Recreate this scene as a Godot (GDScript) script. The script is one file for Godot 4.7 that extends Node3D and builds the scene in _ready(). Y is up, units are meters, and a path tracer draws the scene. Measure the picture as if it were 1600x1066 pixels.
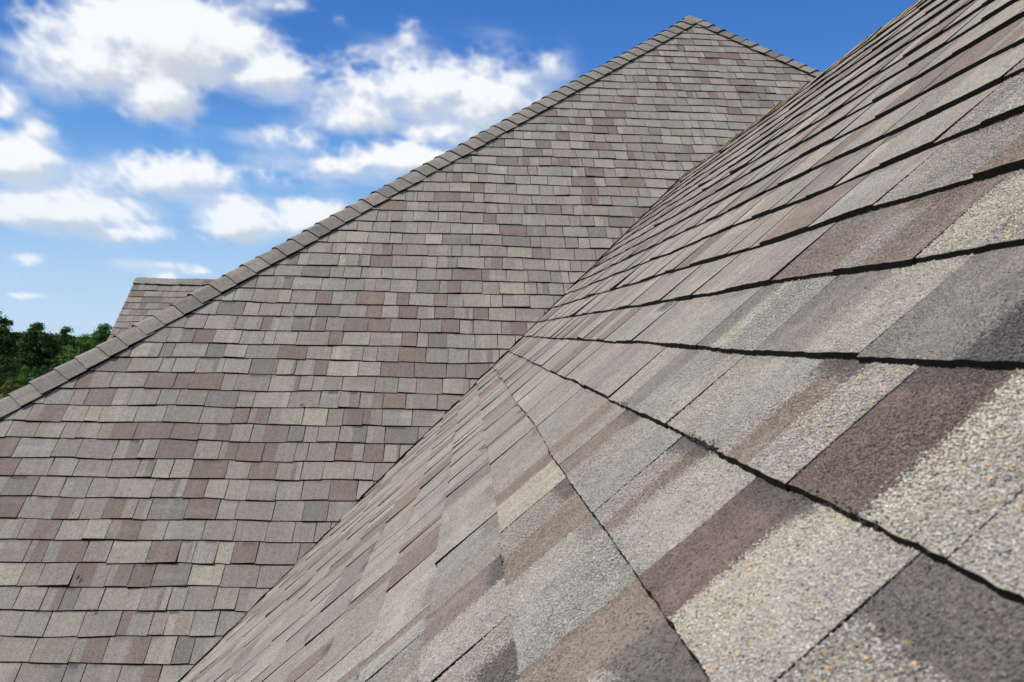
extends Node3D
# A steep shingled hip roof seen from the slope of the wing that runs into it: valley, capped hips, a small gable behind, trees and a cloudy sky.

const EYE := 7.0                      # height of the lens over the lawn
const FOCAL := 1400.0 / 1600.0        # focal length over picture width
const YAW := -0.047
const PITCH := -0.008
const ROLL := 0.0207
const ALPHA := 0.775                  # pitch of the wing's slope
const THETA := 0.7642                 # pitch of the hip end
const X0 := 0.3994                    # where the wing's slope passes the height of the lens
const Z0 := 6.258                     # the same for the hip end
const COURSE_WING := 0.14875
const COURSE_HIP := 0.14144
const S0 := 0.8645
const T0 := 1.2592
const RIDGE_X := 1.87                 # the wing's ridge
const APEX := Vector2(2.43, 5.225)   # in the hip end's plane: across, up the slope
const EAVE := -2.6

var rng := RandomNumberGenerator.new()
var wave := FastNoiseLite.new()
var wobble := FastNoiseLite.new()
var shingle_mat: StandardMaterial3D
var edge_mat: StandardMaterial3D
var deck_mat: StandardMaterial3D
var cells: Array = []                 # what is printed in each cell of the colour sheet
var eye_basis: Basis
var sheet: Image                      # the printed colours, read again for the loose granules
var grains: Array = []
var grain_colors := PackedColorArray()

# ------------------------------------------------------------------ small helpers

func tag(o: Node, label := "", category := "", group := "", kind := "") -> void:
	if label: o.set_meta("label", label)
	if category: o.set_meta("category", category)
	if group: o.set_meta("group", group)
	if kind: o.set_meta("kind", kind)

func thing(called: String, at: Vector3, label: String, category: String, group := "") -> Node3D:
	var o := Node3D.new()
	o.name = called
	o.position = at
	add_child(o, true)
	tag(o, label, category, group)
	return o

func srgb(r: float, g: float, b: float) -> Color:
	return Color(r / 255.0, g / 255.0, b / 255.0)

func lin(c: Color) -> Color:
	return c.srgb_to_linear()

# Collects triangles for two surfaces: the granule face (0) and the cut asphalt edge (1).
class Bag:
	var v := [PackedVector3Array(), PackedVector3Array()]
	var n := [PackedVector3Array(), PackedVector3Array()]
	var uv := [PackedVector2Array(), PackedVector2Array()]
	var uv2 := [PackedVector2Array(), PackedVector2Array()]
	var c := [PackedColorArray(), PackedColorArray()]

	func tri(k: int, a: Array, b: Array, d: Array) -> void:
		# each corner is [position, normal, uv, uv2, colour]; turned so that the front runs clockwise
		var face: Vector3 = (d[0] - a[0]).cross(b[0] - a[0])
		var order := [a, b, d] if face.dot(a[1] + b[1] + d[1]) > 0.0 else [a, d, b]
		for p in order:
			v[k].append(p[0]); n[k].append(p[1]); uv[k].append(p[2]); uv2[k].append(p[3]); c[k].append(p[4])

	func quad(k: int, a: Vector3, b: Vector3, d: Vector3, e: Vector3, nn: Vector3, col: Color) -> void:
		var l := (b - a).length()
		var h := (e - a).length()
		var pa := [a, nn, Vector2(0, 0), Vector2.ZERO, col]
		var pb := [b, nn, Vector2(l, 0), Vector2.ZERO, col]
		var pd := [d, nn, Vector2(l, h), Vector2.ZERO, col]
		var pe := [e, nn, Vector2(0, h), Vector2.ZERO, col]
		tri(k, pa, pb, pd)
		tri(k, pa, pd, pe)

	func mesh(mats: Array, origin := Vector3.ZERO) -> ArrayMesh:
		var m := ArrayMesh.new()
		for k in 2:
			if v[k].is_empty():
				continue
			var arr := []
			arr.resize(Mesh.ARRAY_MAX)
			var p: PackedVector3Array = v[k]
			if origin != Vector3.ZERO:
				p = p.duplicate()
				for i in p.size():
					p[i] -= origin
			arr[Mesh.ARRAY_VERTEX] = p
			arr[Mesh.ARRAY_NORMAL] = n[k]
			arr[Mesh.ARRAY_TEX_UV] = uv[k]
			arr[Mesh.ARRAY_TEX_UV2] = uv2[k]
			arr[Mesh.ARRAY_COLOR] = c[k]
			m.add_surface_from_arrays(Mesh.PRIMITIVE_TRIANGLES, arr)
			m.surface_set_material(m.get_surface_count() - 1, mats[k])
		return m

	func middle() -> Vector3:
		var s := Vector3.ZERO
		for p in v[0]:
			s += p
		return s / maxf(1.0, v[0].size())

func put(bag: Bag, called: String, parent: Node3D, mats: Array, own_origin := true) -> MeshInstance3D:
	var o := MeshInstance3D.new()
	o.name = called
	var at := bag.middle() if own_origin else parent.position
	o.mesh = bag.mesh(mats, at)
	o.position = at - parent.position
	parent.add_child(o, true)
	return o

# ------------------------------------------------------------------ sky

const CLOUDS := [[-19.04, 16.59, 5.32, 2.29, 1.0], [-22.12, 14.97, 3.72, 1.67, 0.8], [-18.99, 13.78, 2.13, 1.71, 0.9], [-13.54, 15.36, 2.84, 1.18, 0.8], [-16.17, 16.59, 3.31, 1.94, 0.9], [-12.48, 19.28, 2.3, 0.47, 0.4], [-8.6, 18.75, 0.75, 0.5, 0.2], [-3.54, 15.21, 5.67, 1.83, 0.7], [-7.31, 13.68, 2.58, 1.53, 0.6], [0.74, 14.8, 3.27, 2.25, 0.8], [-4.2, 18.14, 1.01, 1.42, 0.35], [4.78, 16.57, 1.23, 1.23, 0.35], [-4.85, 10.73, 3.42, 0.97, 0.9], [-8.03, 10.26, 1.98, 0.56, 0.7], [-1.66, 12.61, 2.85, 1.02, 0.6], [-26.57, 9.04, 1.87, 1.22, 1.0], [-26.99, 12.07, 0.78, 1.0, 0.6], [-25.81, 10.69, 1.2, 0.86, 0.5], [-18.38, 8.92, 3.04, 1.3, 0.75], [-22.01, 8.42, 1.69, 0.97, 0.5], [-14.9, 7.92, 1.19, 0.39, 0.6], [-23.98, 6.45, 3.6, 1.17, 1.0], [-20.95, 5.5, 2.41, 0.6, 0.8], [-14.32, 6.42, 2.1, 1.17, 1.0], [-10.32, 6.86, 2.33, 1.04, 0.8], [-25.71, 3.63, 0.76, 0.32, 0.6], [-26.41, 2.53, 0.19, 0.11, 0.6], [-25.83, 1.55, 0.89, 0.14, 0.7], [-18.82, 3.63, 2.48, 0.3, 0.35], [-16.84, 3.33, 0.8, 0.19, 0.45], [-18.53, 2.77, 0.64, 0.31, 0.8], [-11.57, 11.69, 3.08, 0.99, 0.35], [-12.29, 9.55, 3.44, 1.19, 0.3]]
const AIR := [[0.0, 190, 214, 237], [3.0, 173, 205, 237], [7.0, 139, 184, 231], [11.0, 104, 159, 222], [16.0, 74, 129, 203], [21.0, 62, 114, 190], [40.0, 44, 92, 168], [90.0, 30, 72, 144]]

func air(el: float) -> Color:
	for i in AIR.size() - 1:
		var a: Array = AIR[i]
		var b: Array = AIR[i + 1]
		if el <= b[0]:
			var f := clampf((el - a[0]) / (b[0] - a[0]), 0.0, 1.0)
			return lin(srgb(lerpf(a[1], b[1], f), lerpf(a[2], b[2], f), lerpf(a[3], b[3], f)))
	return lin(srgb(30, 72, 144))

var puff := FastNoiseLite.new()
var field := FastNoiseLite.new()
var wisp := FastNoiseLite.new()
var billow := FastNoiseLite.new()

func cloud_shape(az: float, el: float) -> float:
	# how deep inside a cloud this direction lies, before the edges are torn up by noise
	var d := 0.0
	if absf(az) < 40.0 and el < 27.0:
		for b in CLOUDS:
			var dx: float = (az - b[0]) / (b[2] * 1.04)
			var dy: float = (el - b[1]) / (b[3] * 1.04)
			var r := dx * dx + dy * dy
			if r < 4.0:
				d = maxf(d, b[4] * exp(-r * 0.8)) + 0.12 * b[4] * exp(-r * 1.2)
	var away := clampf(maxf((absf(az) - 29.0) / 8.0, (el - 21.0) / 5.0), 0.0, 1.0)
	if away > 0.0:
		# the rest of the sky carries the same fair-weather cumulus
		var dir := Vector3(sin(deg_to_rad(az)), 0, -cos(deg_to_rad(az))) * cos(deg_to_rad(el))
		dir.y = sin(deg_to_rad(el))
		var k := 1.0 / (dir.y + 0.12)
		var f := field.get_noise_2d(dir.x * k * 100.0, dir.z * k * 100.0)
		d = lerpf(d, clampf(0.34 + f * 1.5, 0.0, 1.0) * smoothstep(0.0, 4.0, el), away)
	return d

func torn(az: float, el: float, d: float) -> float:
	# billows grow with height over the horizon, as a layer of clouds does
	var k := 1.0 + 6.0 / (el + 4.0)
	var x := az * k * 10.0
	var y := el * k * 16.0
	var n := puff.get_noise_2d(x, y)
	var b := 1.0 - 3.0 * absf(billow.get_noise_2d(x, y))      # rounded heads
	return d * (1.0 + 0.3 * n) + (0.30 * n + 0.16 * b) * smoothstep(0.02, 0.35, d) - 0.24

func sky_color(az: float, el: float, d0: float, up: float) -> Color:
	var c := air(el)
	if d0 < 0.01:
		return c
	var d := torn(az, el, d0)
	# a thin, drawn-out veil round and between the heaps
	var w := wisp.get_noise_2d(az * 9.0 + el * 7.0, el * 24.0)
	var veil := smoothstep(0.0, 0.75, d0 + 0.7 * w * smoothstep(0.0, 0.2, d0)) * 0.58
	c = c.lerp(Color(0.72, 0.77, 0.86), veil)
	# sunlit from above and from the left: heads are white and crisp, undersides greyer and soft
	var d2 := torn(az - 0.5, el + 0.8, up)
	var lit := clampf(0.56 + (d0 - up) * 1.1 + (d - d2) * 0.55 + 0.10 * puff.get_noise_2d(az * 18.0 + 90.0, el * 26.0), 0.0, 1.0)
	var a := 0.93 * smoothstep(-0.06, lerpf(0.90, 0.50, lit), d)
	if a <= 0.002:
		return c
	var cc := Color(0.58, 0.62, 0.69).lerp(Color(0.93, 0.94, 0.96), smoothstep(0.12, 0.80, lit))
	cc = cc.lerp(air(el), clampf(0.30 - el * 0.03, 0.0, 0.30))
	return c.lerp(cc, a)

func make_sky() -> Image:
	puff.seed = 11; puff.noise_type = FastNoiseLite.TYPE_SIMPLEX_SMOOTH; puff.frequency = 0.016; puff.fractal_octaves = 6; puff.fractal_gain = 0.56
	billow.seed = 77; billow.noise_type = FastNoiseLite.TYPE_SIMPLEX_SMOOTH; billow.frequency = 0.03; billow.fractal_octaves = 3
	field.seed = 5; field.frequency = 0.011; field.fractal_octaves = 3
	wisp.seed = 23; wisp.frequency = 0.012; wisp.fractal_octaves = 5
	const W := 4096
	const WC := 1024
	# coarse for the whole round, fine for the part that faces this roof
	var coarse := Image.create(WC, WC / 2, false, Image.FORMAT_RGBF)
	for y in WC / 2:
		var el := 90.0 - (y + 0.5) / (WC / 2.0) * 180.0
		if el < -4.0:
			coarse.fill_rect(Rect2i(0, y, WC, WC / 2 - y), air(0.0))
			break
		for x in WC:
			var az := (x + 0.5) / WC * 360.0
			if az > 180.0:
				az -= 360.0
			if absf(az) < 34.0 and el < 24.0:
				continue
			coarse.set_pixel(x, y, sky_color(az, maxf(el, 0.0), cloud_shape(az, maxf(el, 0.0)), cloud_shape(az - 0.5, el + 0.8)))
	coarse.resize(W, W / 2, Image.INTERPOLATE_CUBIC)
	var px := 360.0 / W
	var fw := int(72.0 / px)
	var top := int((90.0 - 26.0) / px)
	var fh := int(W / 4) - top
	var shape := []
	# the cloud outlines on a quarter grid, then spread out
	var q := Image.create(fw / 4 + 4, fh / 4 + 4, false, Image.FORMAT_RF)
	for y in q.get_height():
		for x in q.get_width():
			q.set_pixel(x, y, Color(cloud_shape(-36.0 + (x * 4 + 2) * px, 90.0 - (top + y * 4 + 2) * px), 0, 0))
	q.resize(q.get_width() * 4, q.get_height() * 4, Image.INTERPOLATE_BILINEAR)
	var qs: PackedFloat32Array = q.get_data().to_float32_array()
	var qw := q.get_width()
	var fine := Image.create(fw, fh, false, Image.FORMAT_RGBF)
	var sx := int(-0.5 / px)
	var sy := int(-0.8 / px)
	for y in fh:
		var el := 90.0 - (top + y + 0.5) * px
		for x in fw:
			var up: float = qs[maxi(0, y + sy) * qw + maxi(0, x + sx)]
			fine.set_pixel(x, y, sky_color(-36.0 + (x + 0.5) * px, maxf(el, 0.0), qs[y * qw + x], up))
	# the seam of the panorama lies straight ahead, so the fine part goes in as two halves
	coarse.blit_rect(fine, Rect2i(fw / 2, 0, fw - fw / 2, fh), Vector2i(0, top))
	coarse.blit_rect(fine, Rect2i(0, 0, fw / 2, fh), Vector2i(W - fw / 2, top))
	return coarse

# ------------------------------------------------------------------ shingle colours

# granule blends of the shingles, as base colours
var TONE := [
	lin(srgb(175, 170, 161)),   # 0 light grey
	lin(srgb(162, 157, 149)),   # 1 grey
	lin(srgb(147, 143, 138)),   # 2 dark grey
	lin(srgb(147, 134, 127)),   # 3 mauve brown
	lin(srgb(152, 139, 128)),   # 4 tan brown
	lin(srgb(186, 180, 167)),   # 5 cream
	lin(srgb(168, 160, 153)),   # 6 pinkish grey
	lin(srgb(105, 101, 100)),     # 7 charcoal
	lin(srgb(167, 165, 158)),   # 8 cool grey
	lin(srgb(130, 114, 107)),    # 9 deep mauve
	lin(srgb(186, 165, 122)),   # 10 lichen
]

const CELL := 168
const SIDE := 12

func make_colour_sheet() -> Image:
	# each cell: one tab, left to right along the course and from its butt (row 0) up the slope
	var grain := FastNoiseLite.new()
	grain.seed = 3; grain.frequency = 0.11; grain.fractal_octaves = 3
	var size := CELL * SIDE
	var ni := grain.get_image(size, size, false, false, false)
	ni.convert(Image.FORMAT_L8)
	var nb := ni.get_data()
	var fine := FastNoiseLite.new()
	fine.seed = 8; fine.frequency = 0.45; fine.fractal_octaves = 2
	var fi := fine.get_image(size, size, false, false, false)
	fi.convert(Image.FORMAT_L8)
	var fb := fi.get_data()
	var soft := FastNoiseLite.new()
	soft.seed = 19; soft.frequency = 0.03; soft.fractal_octaves = 3
	var si := soft.get_image(size, size, false, false, false)
	si.convert(Image.FORMAT_L8)
	var sb := si.get_data()
	var out := PackedByteArray()
	out.resize(size * size * 3)
	for i in SIDE * SIDE:
		if i >= cells.size():
			break
		var spec: Dictionary = cells[i]
		var cx := (i % SIDE) * CELL
		var cy := (i / SIDE) * CELL
		var bands: Array = spec.bands
		var patch: Array = spec.patch
		var br: Array = []
		for b in bands:
			br.append([b[0], TONE[b[1]]])
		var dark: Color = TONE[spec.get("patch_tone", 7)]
		var stain: float = spec.get("stain", 0.0)
		for y in CELL:
			var fv := (y + 0.5) / CELL
			for x in CELL:
				var fu := (x + 0.5) / CELL
				var k := (cy + y) * size + cx + x
				var n := nb[k] / 255.0 - 0.5
				var m := fb[k] / 255.0 - 0.5
				var r := fu + n * 0.06 + m * 0.10
				var c: Color = br[0][1]
				for b in br:
					if r > b[0]:
						c = b[1]
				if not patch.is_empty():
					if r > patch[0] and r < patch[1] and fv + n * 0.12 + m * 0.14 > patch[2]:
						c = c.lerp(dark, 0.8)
				if stain > 0.0:
					if n + m * 0.5 > 0.20:
						c = c.lerp(TONE[7], stain)
					if absf(n + m * 0.15 - 0.07) < 0.012:
						c = c.lerp(TONE[7], 0.75)      # hairline cracks
				# weathering: patches and streaks that run down the slope
				var streak := sb[(cy + y / 6) * size + cx + x] / 255.0 - 0.5
				var g := 1.0 + n * 0.24 + m * 0.20 + (sb[k] / 255.0 - 0.5) * 0.26 + streak * 0.22
				out[k * 3] = int(clampf(pow(c.r * g, 0.4545) * 255.0, 0, 255))
				out[k * 3 + 1] = int(clampf(pow(c.g * g, 0.4545) * 255.0, 0, 255))
				out[k * 3 + 2] = int(clampf(pow(c.b * g, 0.4545) * 255.0, 0, 255))
	return Image.create_from_data(size, size, false, Image.FORMAT_RGB8, out)

func random_cell() -> Dictionary:
	var pick := [0, 0, 0, 0, 0, 0, 1, 1, 1, 1, 1, 1, 6, 6, 6, 6, 6, 8, 8, 8, 8, 2, 2, 3, 3, 3, 4, 5]
	var bands := [[-9.0, pick[rng.randi() % pick.size()]]]
	var r := rng.randf()
	if r < 0.5:
		bands.append([rng.randf_range(0.32, 0.62), pick[rng.randi() % pick.size()]])
	if r < 0.10:
		bands.append([rng.randf_range(0.74, 0.85), pick[rng.randi() % pick.size()]])
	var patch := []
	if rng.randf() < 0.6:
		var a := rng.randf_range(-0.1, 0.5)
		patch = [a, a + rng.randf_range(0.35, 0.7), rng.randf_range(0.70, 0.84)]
	return {"bands": bands, "patch": patch, "stain": 0.35 if rng.randf() < 0.15 else 0.0, "patch_tone": 7 if rng.randf() < 0.5 else 2}

func make_materials() -> void:
	var grit := NoiseTexture2D.new()
	var cell := FastNoiseLite.new()
	cell.seed = 41
	cell.noise_type = FastNoiseLite.TYPE_CELLULAR
	cell.cellular_return_type = FastNoiseLite.RETURN_CELL_VALUE
	cell.cellular_jitter = 1.0
	cell.fractal_type = FastNoiseLite.FRACTAL_NONE
	cell.frequency = 0.2
	grit.width = 2048; grit.height = 2048; grit.seamless = true; grit.noise = cell; grit.normalize = true
	var ramp := Gradient.new()
	ramp.interpolation_mode = Gradient.GRADIENT_INTERPOLATE_CONSTANT
	ramp.offsets = PackedFloat32Array([0.0, 0.08, 0.18, 0.30, 0.44, 0.60, 0.76, 0.88, 0.95, 0.975])
	ramp.colors = PackedColorArray([srgb(140, 137, 136), srgb(186, 184, 182), srgb(208, 206, 204), srgb(224, 222, 220), srgb(236, 235, 233), srgb(244, 243, 241), srgb(251, 250, 247), srgb(232, 234, 238), srgb(240, 226, 204), srgb(255, 255, 255)])
	grit.color_ramp = ramp
	var bump := NoiseTexture2D.new()
	var dist: FastNoiseLite = cell.duplicate()
	dist.cellular_return_type = FastNoiseLite.RETURN_DISTANCE
	bump.width = 2048; bump.height = 2048; bump.seamless = true; bump.noise = dist; bump.normalize = true
	bump.as_normal_map = true
	bump.bump_strength = 5.0
	var m := StandardMaterial3D.new()
	m.resource_name = "shingle_granules"
	m.albedo_texture = grit
	m.vertex_color_use_as_albedo = true
	m.uv1_scale = Vector3(1.0 / 0.8, 1.0 / 0.8, 1.0)
	m.roughness = 0.92
	m.metallic_specular = 0.3
	m.normal_enabled = true
	m.normal_texture = bump
	m.normal_scale = 0.9
	m.detail_enabled = true
	m.detail_blend_mode = BaseMaterial3D.BLEND_MODE_MUL
	m.detail_uv_layer = BaseMaterial3D.DETAIL_UV_2
	sheet = make_colour_sheet()
	m.detail_albedo = ImageTexture.create_from_image(sheet)
	shingle_mat = m
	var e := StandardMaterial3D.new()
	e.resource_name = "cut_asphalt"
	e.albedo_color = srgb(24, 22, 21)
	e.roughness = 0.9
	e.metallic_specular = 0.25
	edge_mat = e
	deck_mat = StandardMaterial3D.new()
	deck_mat.resource_name = "roofing_felt"
	deck_mat.albedo_color = srgb(38, 36, 35)
	deck_mat.roughness = 0.95

# ------------------------------------------------------------------ slopes and tabs

class Slope:
	var o: Vector3      # a point of the plane at the height of the lens
	var u: Vector3      # along the courses
	var w: Vector3      # up the slope
	var n: Vector3
	var phase := 0.0
	var wave_size := 0.006
	var gap := 0.0019
	var thin := 0.0088
	var loose := 1.5
	func at(p: Vector2, h: float) -> Vector3:
		return o + u * p.x + w * p.y + n * h

func uneven(sl: Slope, p: Vector2) -> float:
	return sl.wave_size * wave.get_noise_2d(p.x * 100.0 + sl.phase, p.y * 100.0 - sl.phase)

func row_shift(sl: Slope, row: int, u: float) -> float:
	return 0.009 * sl.loose * wobble.get_noise_2d(u * 100.0 + sl.phase, row * 37.0)

# One tab: a wedge that is thick at its butt and thin where it slips under the next course.
func tab(bag: Bag, sl: Slope, row: int, t: float, course: float, u0: float, u1: float, thick: bool, cell: int, inside: PackedVector2Array, near: int, flip := false) -> bool:
	var gap := clampf(0.0008 * shows(sl.at(Vector2((u0 + u1) * 0.5, t), 0.0)).z, 0.0006, sl.gap)   # joints close up are the tightest laid
	var a := u0 + gap
	var b := u1 - gap
	var nseg := maxi(2, near)
	var poly := PackedVector2Array()
	var drop := rng.randf_range(-0.003, 0.002) * sl.loose
	var skew_l := rng.randf_range(-0.0025, 0.0025)
	var skew_r := rng.randf_range(-0.0025, 0.0025)
	var tilt := rng.randf_range(-0.0015, 0.0015) * sl.loose
	for i in nseg + 1:
		var f := float(i) / nseg
		var uu := lerpf(a, b, f)
		var rag := rng.randf_range(-0.0011, 0.0011) if near > 2 else rng.randf_range(-0.0007, 0.0007)
		poly.append(Vector2(uu, t + drop + tilt * (f - 0.5) * 2.0 + row_shift(sl, row, uu) + rag))
	var tt := t + course + 0.028
	# the sides are cut by hand: not quite square, and a little ragged close up
	var nside := 4 if near > 2 else 1
	for i in range(1, nside):
		var f := float(i) / nside
		poly.append(Vector2(b + skew_r * f + rng.randf_range(-0.0009, 0.0009), lerpf(t, tt, f)))
	poly.append(Vector2(b + skew_r, tt + row_shift(sl, row + 1, b)))
	poly.append(Vector2(a + skew_l, tt + row_shift(sl, row + 1, a)))
	for i in range(1, nside):
		var f := 1.0 - float(i) / nside
		poly.append(Vector2(a + skew_l * f + rng.randf_range(-0.0009, 0.0009), lerpf(t, tt, f)))
	var pieces := [poly]
	if not inside.is_empty():
		pieces = Geometry2D.intersect_polygons(poly, inside)
	if pieces.is_empty():
		return false
	var hb := (0.0112 if thick else sl.thin) + rng.randf_range(-0.0006, 0.0012)
	var lift_a := rng.randf_range(-0.0004, 0.0012)
	var lift_b := rng.randf_range(-0.0004, 0.0012)
	if near == 2 and rng.randf() < 0.07:
		lift_a += rng.randf_range(0.002, 0.007)      # a corner that has curled up
	if near == 2 and rng.randf() < 0.07:
		lift_b += rng.randf_range(0.002, 0.007)
	var shift := Vector2(rng.randf() * 7.0, rng.randf() * 7.0)
	var g := rng.randf_range(0.93, 1.06)
	var tint := Color(g * rng.randf_range(0.985, 1.015), g, g * rng.randf_range(0.98, 1.02))
	var co := Vector2(cell % SIDE, cell / SIDE)
	var any := false
	for pc in pieces:
		if Geometry2D.is_polygon_clockwise(pc) != Geometry2D.is_polygon_clockwise(poly):
			continue
		var idx := Geometry2D.triangulate_polygon(pc)
		if idx.is_empty():
			continue
		any = true
		var top := []
		for p in pc:
			var fu: float = clampf((p.x - u0) / (u1 - u0), 0.0, 1.0)
			var fv: float = (p.y - t) / (tt - t)
			var h := lerpf(hb + lerpf(lift_a, lift_b, fu), 0.0012, clampf(fv, -0.1, 1.0)) + uneven(sl, p)
			var slope := (0.0012 - hb) / (tt - t)
			var e := 0.03
			var du := (uneven(sl, p + Vector2(e, 0)) - uneven(sl, p - Vector2(e, 0))) / (2.0 * e) + (lift_b - lift_a) / (u1 - u0) * (1.0 - fv)
			var dv := (uneven(sl, p + Vector2(0, e)) - uneven(sl, p - Vector2(0, e))) / (2.0 * e) + slope
			var nn := (sl.n - sl.u * du - sl.w * dv).normalized()
			var cu := 1.0 - fu if flip else fu
			var ca := clampf((p.y - t) / course, 0.0, 1.0)
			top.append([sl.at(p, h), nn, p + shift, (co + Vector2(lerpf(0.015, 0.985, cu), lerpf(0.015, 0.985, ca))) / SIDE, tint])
		for i in range(0, idx.size(), 3):
			bag.tri(0, top[idx[i]], top[idx[i + 1]], top[idx[i + 2]])
		if near > 2:
			scatter(sl, pc, u0, u1, t, tt, course, hb, lift_a, lift_b, co, flip)
		var c := Vector2.ZERO
		for p in pc:
			c += p
		c /= pc.size()
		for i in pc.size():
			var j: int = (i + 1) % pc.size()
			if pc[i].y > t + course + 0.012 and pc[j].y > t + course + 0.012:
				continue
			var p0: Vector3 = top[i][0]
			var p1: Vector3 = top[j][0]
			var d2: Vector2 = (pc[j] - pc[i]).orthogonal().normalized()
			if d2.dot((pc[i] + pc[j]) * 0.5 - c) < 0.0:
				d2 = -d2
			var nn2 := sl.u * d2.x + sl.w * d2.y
			# cut asphalt edge, flared outward so its black stands in for shadow lines
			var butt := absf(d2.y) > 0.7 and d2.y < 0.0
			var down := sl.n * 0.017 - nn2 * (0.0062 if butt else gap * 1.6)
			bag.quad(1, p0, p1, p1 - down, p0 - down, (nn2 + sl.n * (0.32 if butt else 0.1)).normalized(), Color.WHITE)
	return any

# Mineral granules standing proud of the nearest tabs, each in the colour printed where it sits.
func scatter(sl: Slope, poly: PackedVector2Array, u0: float, u1: float, t: float, tt: float, course: float, hb: float, lift_a: float, lift_b: float, co: Vector2, flip: bool) -> void:
	var mid := shows(sl.at(Vector2((u0 + u1) * 0.5, t + course * 0.5), 0.0))
	if mid.z > 1.35 or absf(mid.x) > 0.75 or mid.y < -0.6:
		return
	var count := int((u1 - u0) * course * 260000.0 * clampf(1.5 - mid.z, 0.15, 1.0))
	for i in count:
		var p := Vector2(rng.randf_range(u0, u1), rng.randf_range(t, t + course))
		if not Geometry2D.is_point_in_polygon(p, poly):
			continue
		var fu := clampf((p.x - u0) / (u1 - u0), 0.0, 1.0)
		var fv := (p.y - t) / (tt - t)
		var h := lerpf(hb + lerpf(lift_a, lift_b, fu), 0.0012, clampf(fv, -0.1, 1.0)) + uneven(sl, p)
		var cu := 1.0 - fu if flip else fu
		var stray := Vector2(rng.randfn(), rng.randfn()) * 0.012      # neighbouring blends mix grain by grain
		var px := ((co + Vector2(clampf(cu + stray.x, 0.015, 0.985), clampf((p.y - t) / course + stray.y, 0.015, 0.985))) * CELL).clamp(Vector2.ZERO, Vector2.ONE * (CELL * SIDE - 1))
		var col := sheet.get_pixel(int(px.x), int(px.y)).srgb_to_linear()
		var pale := col.get_luminance() > 0.30
		var r := rng.randf_range(0.0006, 0.0012) * (1.5 if pale else 1.0)
		var k := rng.randf()
		var strong := clampf(1.45 - mid.z, 0.35, 1.0)      # the coarsest wear is right under the lens
		var g := 1.0 + rng.randf_range(-0.42, 0.18) * strong
		if k < 0.10:
			g = 1.0 + rng.randf_range(0.2, 0.55) * strong
		col = col * g
		if pale and k > 0.972 and wobble.get_noise_2d(p.x * 900.0, p.y * 900.0) > 0.02 and mid.z < 0.95:
			col = Color(0.52, 0.37, 0.19) * rng.randf_range(0.7, 1.15)
			r *= 1.35
		elif pale and k > 0.94:
			col = Color(0.38, 0.40, 0.44)
		elif k > 0.97 - 0.08 * strong:
			col = col * 0.4
		col.a = 1.0
		var b := Basis.from_euler(Vector3(rng.randf() * TAU, rng.randf() * TAU, rng.randf() * TAU)).scaled(Vector3(r, r * rng.randf_range(0.6, 1.0), r))
		grains.append(Transform3D(b, sl.at(p, h + r * 0.25)))
		grain_colors.append(col)

# How large a spot shows in the picture, to choose which shingles stand alone.
func shows(p: Vector3) -> Vector3:
	var q := eye_basis.inverse() * (p - Vector3(0, EYE, 0))
	if q.z > -0.15:
		return Vector3(99, 99, 0)
	return Vector3(q.x / -q.z * FOCAL, q.y / -q.z * FOCAL, -q.z)

func lay(parent: Node3D, sl: Slope, rows: Array, alone_most: int, part_label := "") -> void:
	# rows: [{row, t, course, cuts: [u0, u1 ...], cells, inside, near}] -> the largest in view as parts, the rest joined
	var made := []
	for r in rows:
		for i in r.cuts.size() - 1:
			var u0: float = r.cuts[i]
			var u1: float = r.cuts[i + 1]
			var mid := sl.at(Vector2((u0 + u1) * 0.5, r.t + r.course * 0.5), 0.0)
			var s := shows(mid)
			var near := 2
			if s.z > 0.0 and s.z < 3.0:
				near = clampi(int((u1 - u0) / 0.016), 5, 22)
			var bag := Bag.new()
			if not tab(bag, sl, r.row, r.t, r.course, u0, u1, r.thick[i], r.cells[i], r.inside, near, r.get("flip", false)):
				continue
			var size := 0.0
			var pm := bag.middle()
			var sm := shows(pm)
			if absf(sm.x) < 0.53 and absf(sm.y) < 0.36 and sm.z > 0.0:
				var away := (pm - Vector3(0, EYE, 0)).normalized()
				size = (u1 - u0) * r.course * absf(away.dot(sl.n)) / (sm.z * sm.z)
			made.append([size, bag])
	made.sort_custom(func(p, q): return p[0] > q[0])
	var rest := Bag.new()
	var k := 0
	for e in made:
		if k < alone_most and e[0] > 0.0:
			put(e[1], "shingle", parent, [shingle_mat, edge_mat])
			k += 1
		else:
			for s in 2:
				rest.v[s].append_array(e[1].v[s]); rest.n[s].append_array(e[1].n[s]); rest.uv[s].append_array(e[1].uv[s]); rest.uv2[s].append_array(e[1].uv2[s]); rest.c[s].append_array(e[1].c[s])
	if not rest.v[0].is_empty():
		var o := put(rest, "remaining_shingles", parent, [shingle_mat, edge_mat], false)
		tag(o, "", "", "", "stuff")

func cuts_between(a: float, b: float, least: float, most: float) -> Array:
	var out := [a]
	var x := a + rng.randf_range(least * 0.3, most)
	while x < b - least * 0.4:
		out.append(x)
		x += rng.randf_range(least, most)
	out.append(b)
	return out

func thick_run(n: int) -> Array:
	var out := []
	var s := rng.randf() < 0.5
	for i in n:
		out.append(s)
		if rng.randf() < 0.88:
			s = not s
	return out

func any_cells(n: int, first: int, last: int) -> Array:
	var out := []
	for i in n:
		out.append(rng.randi_range(first, last))
	return out

# ------------------------------------------------------------------ caps over hips and ridges

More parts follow.
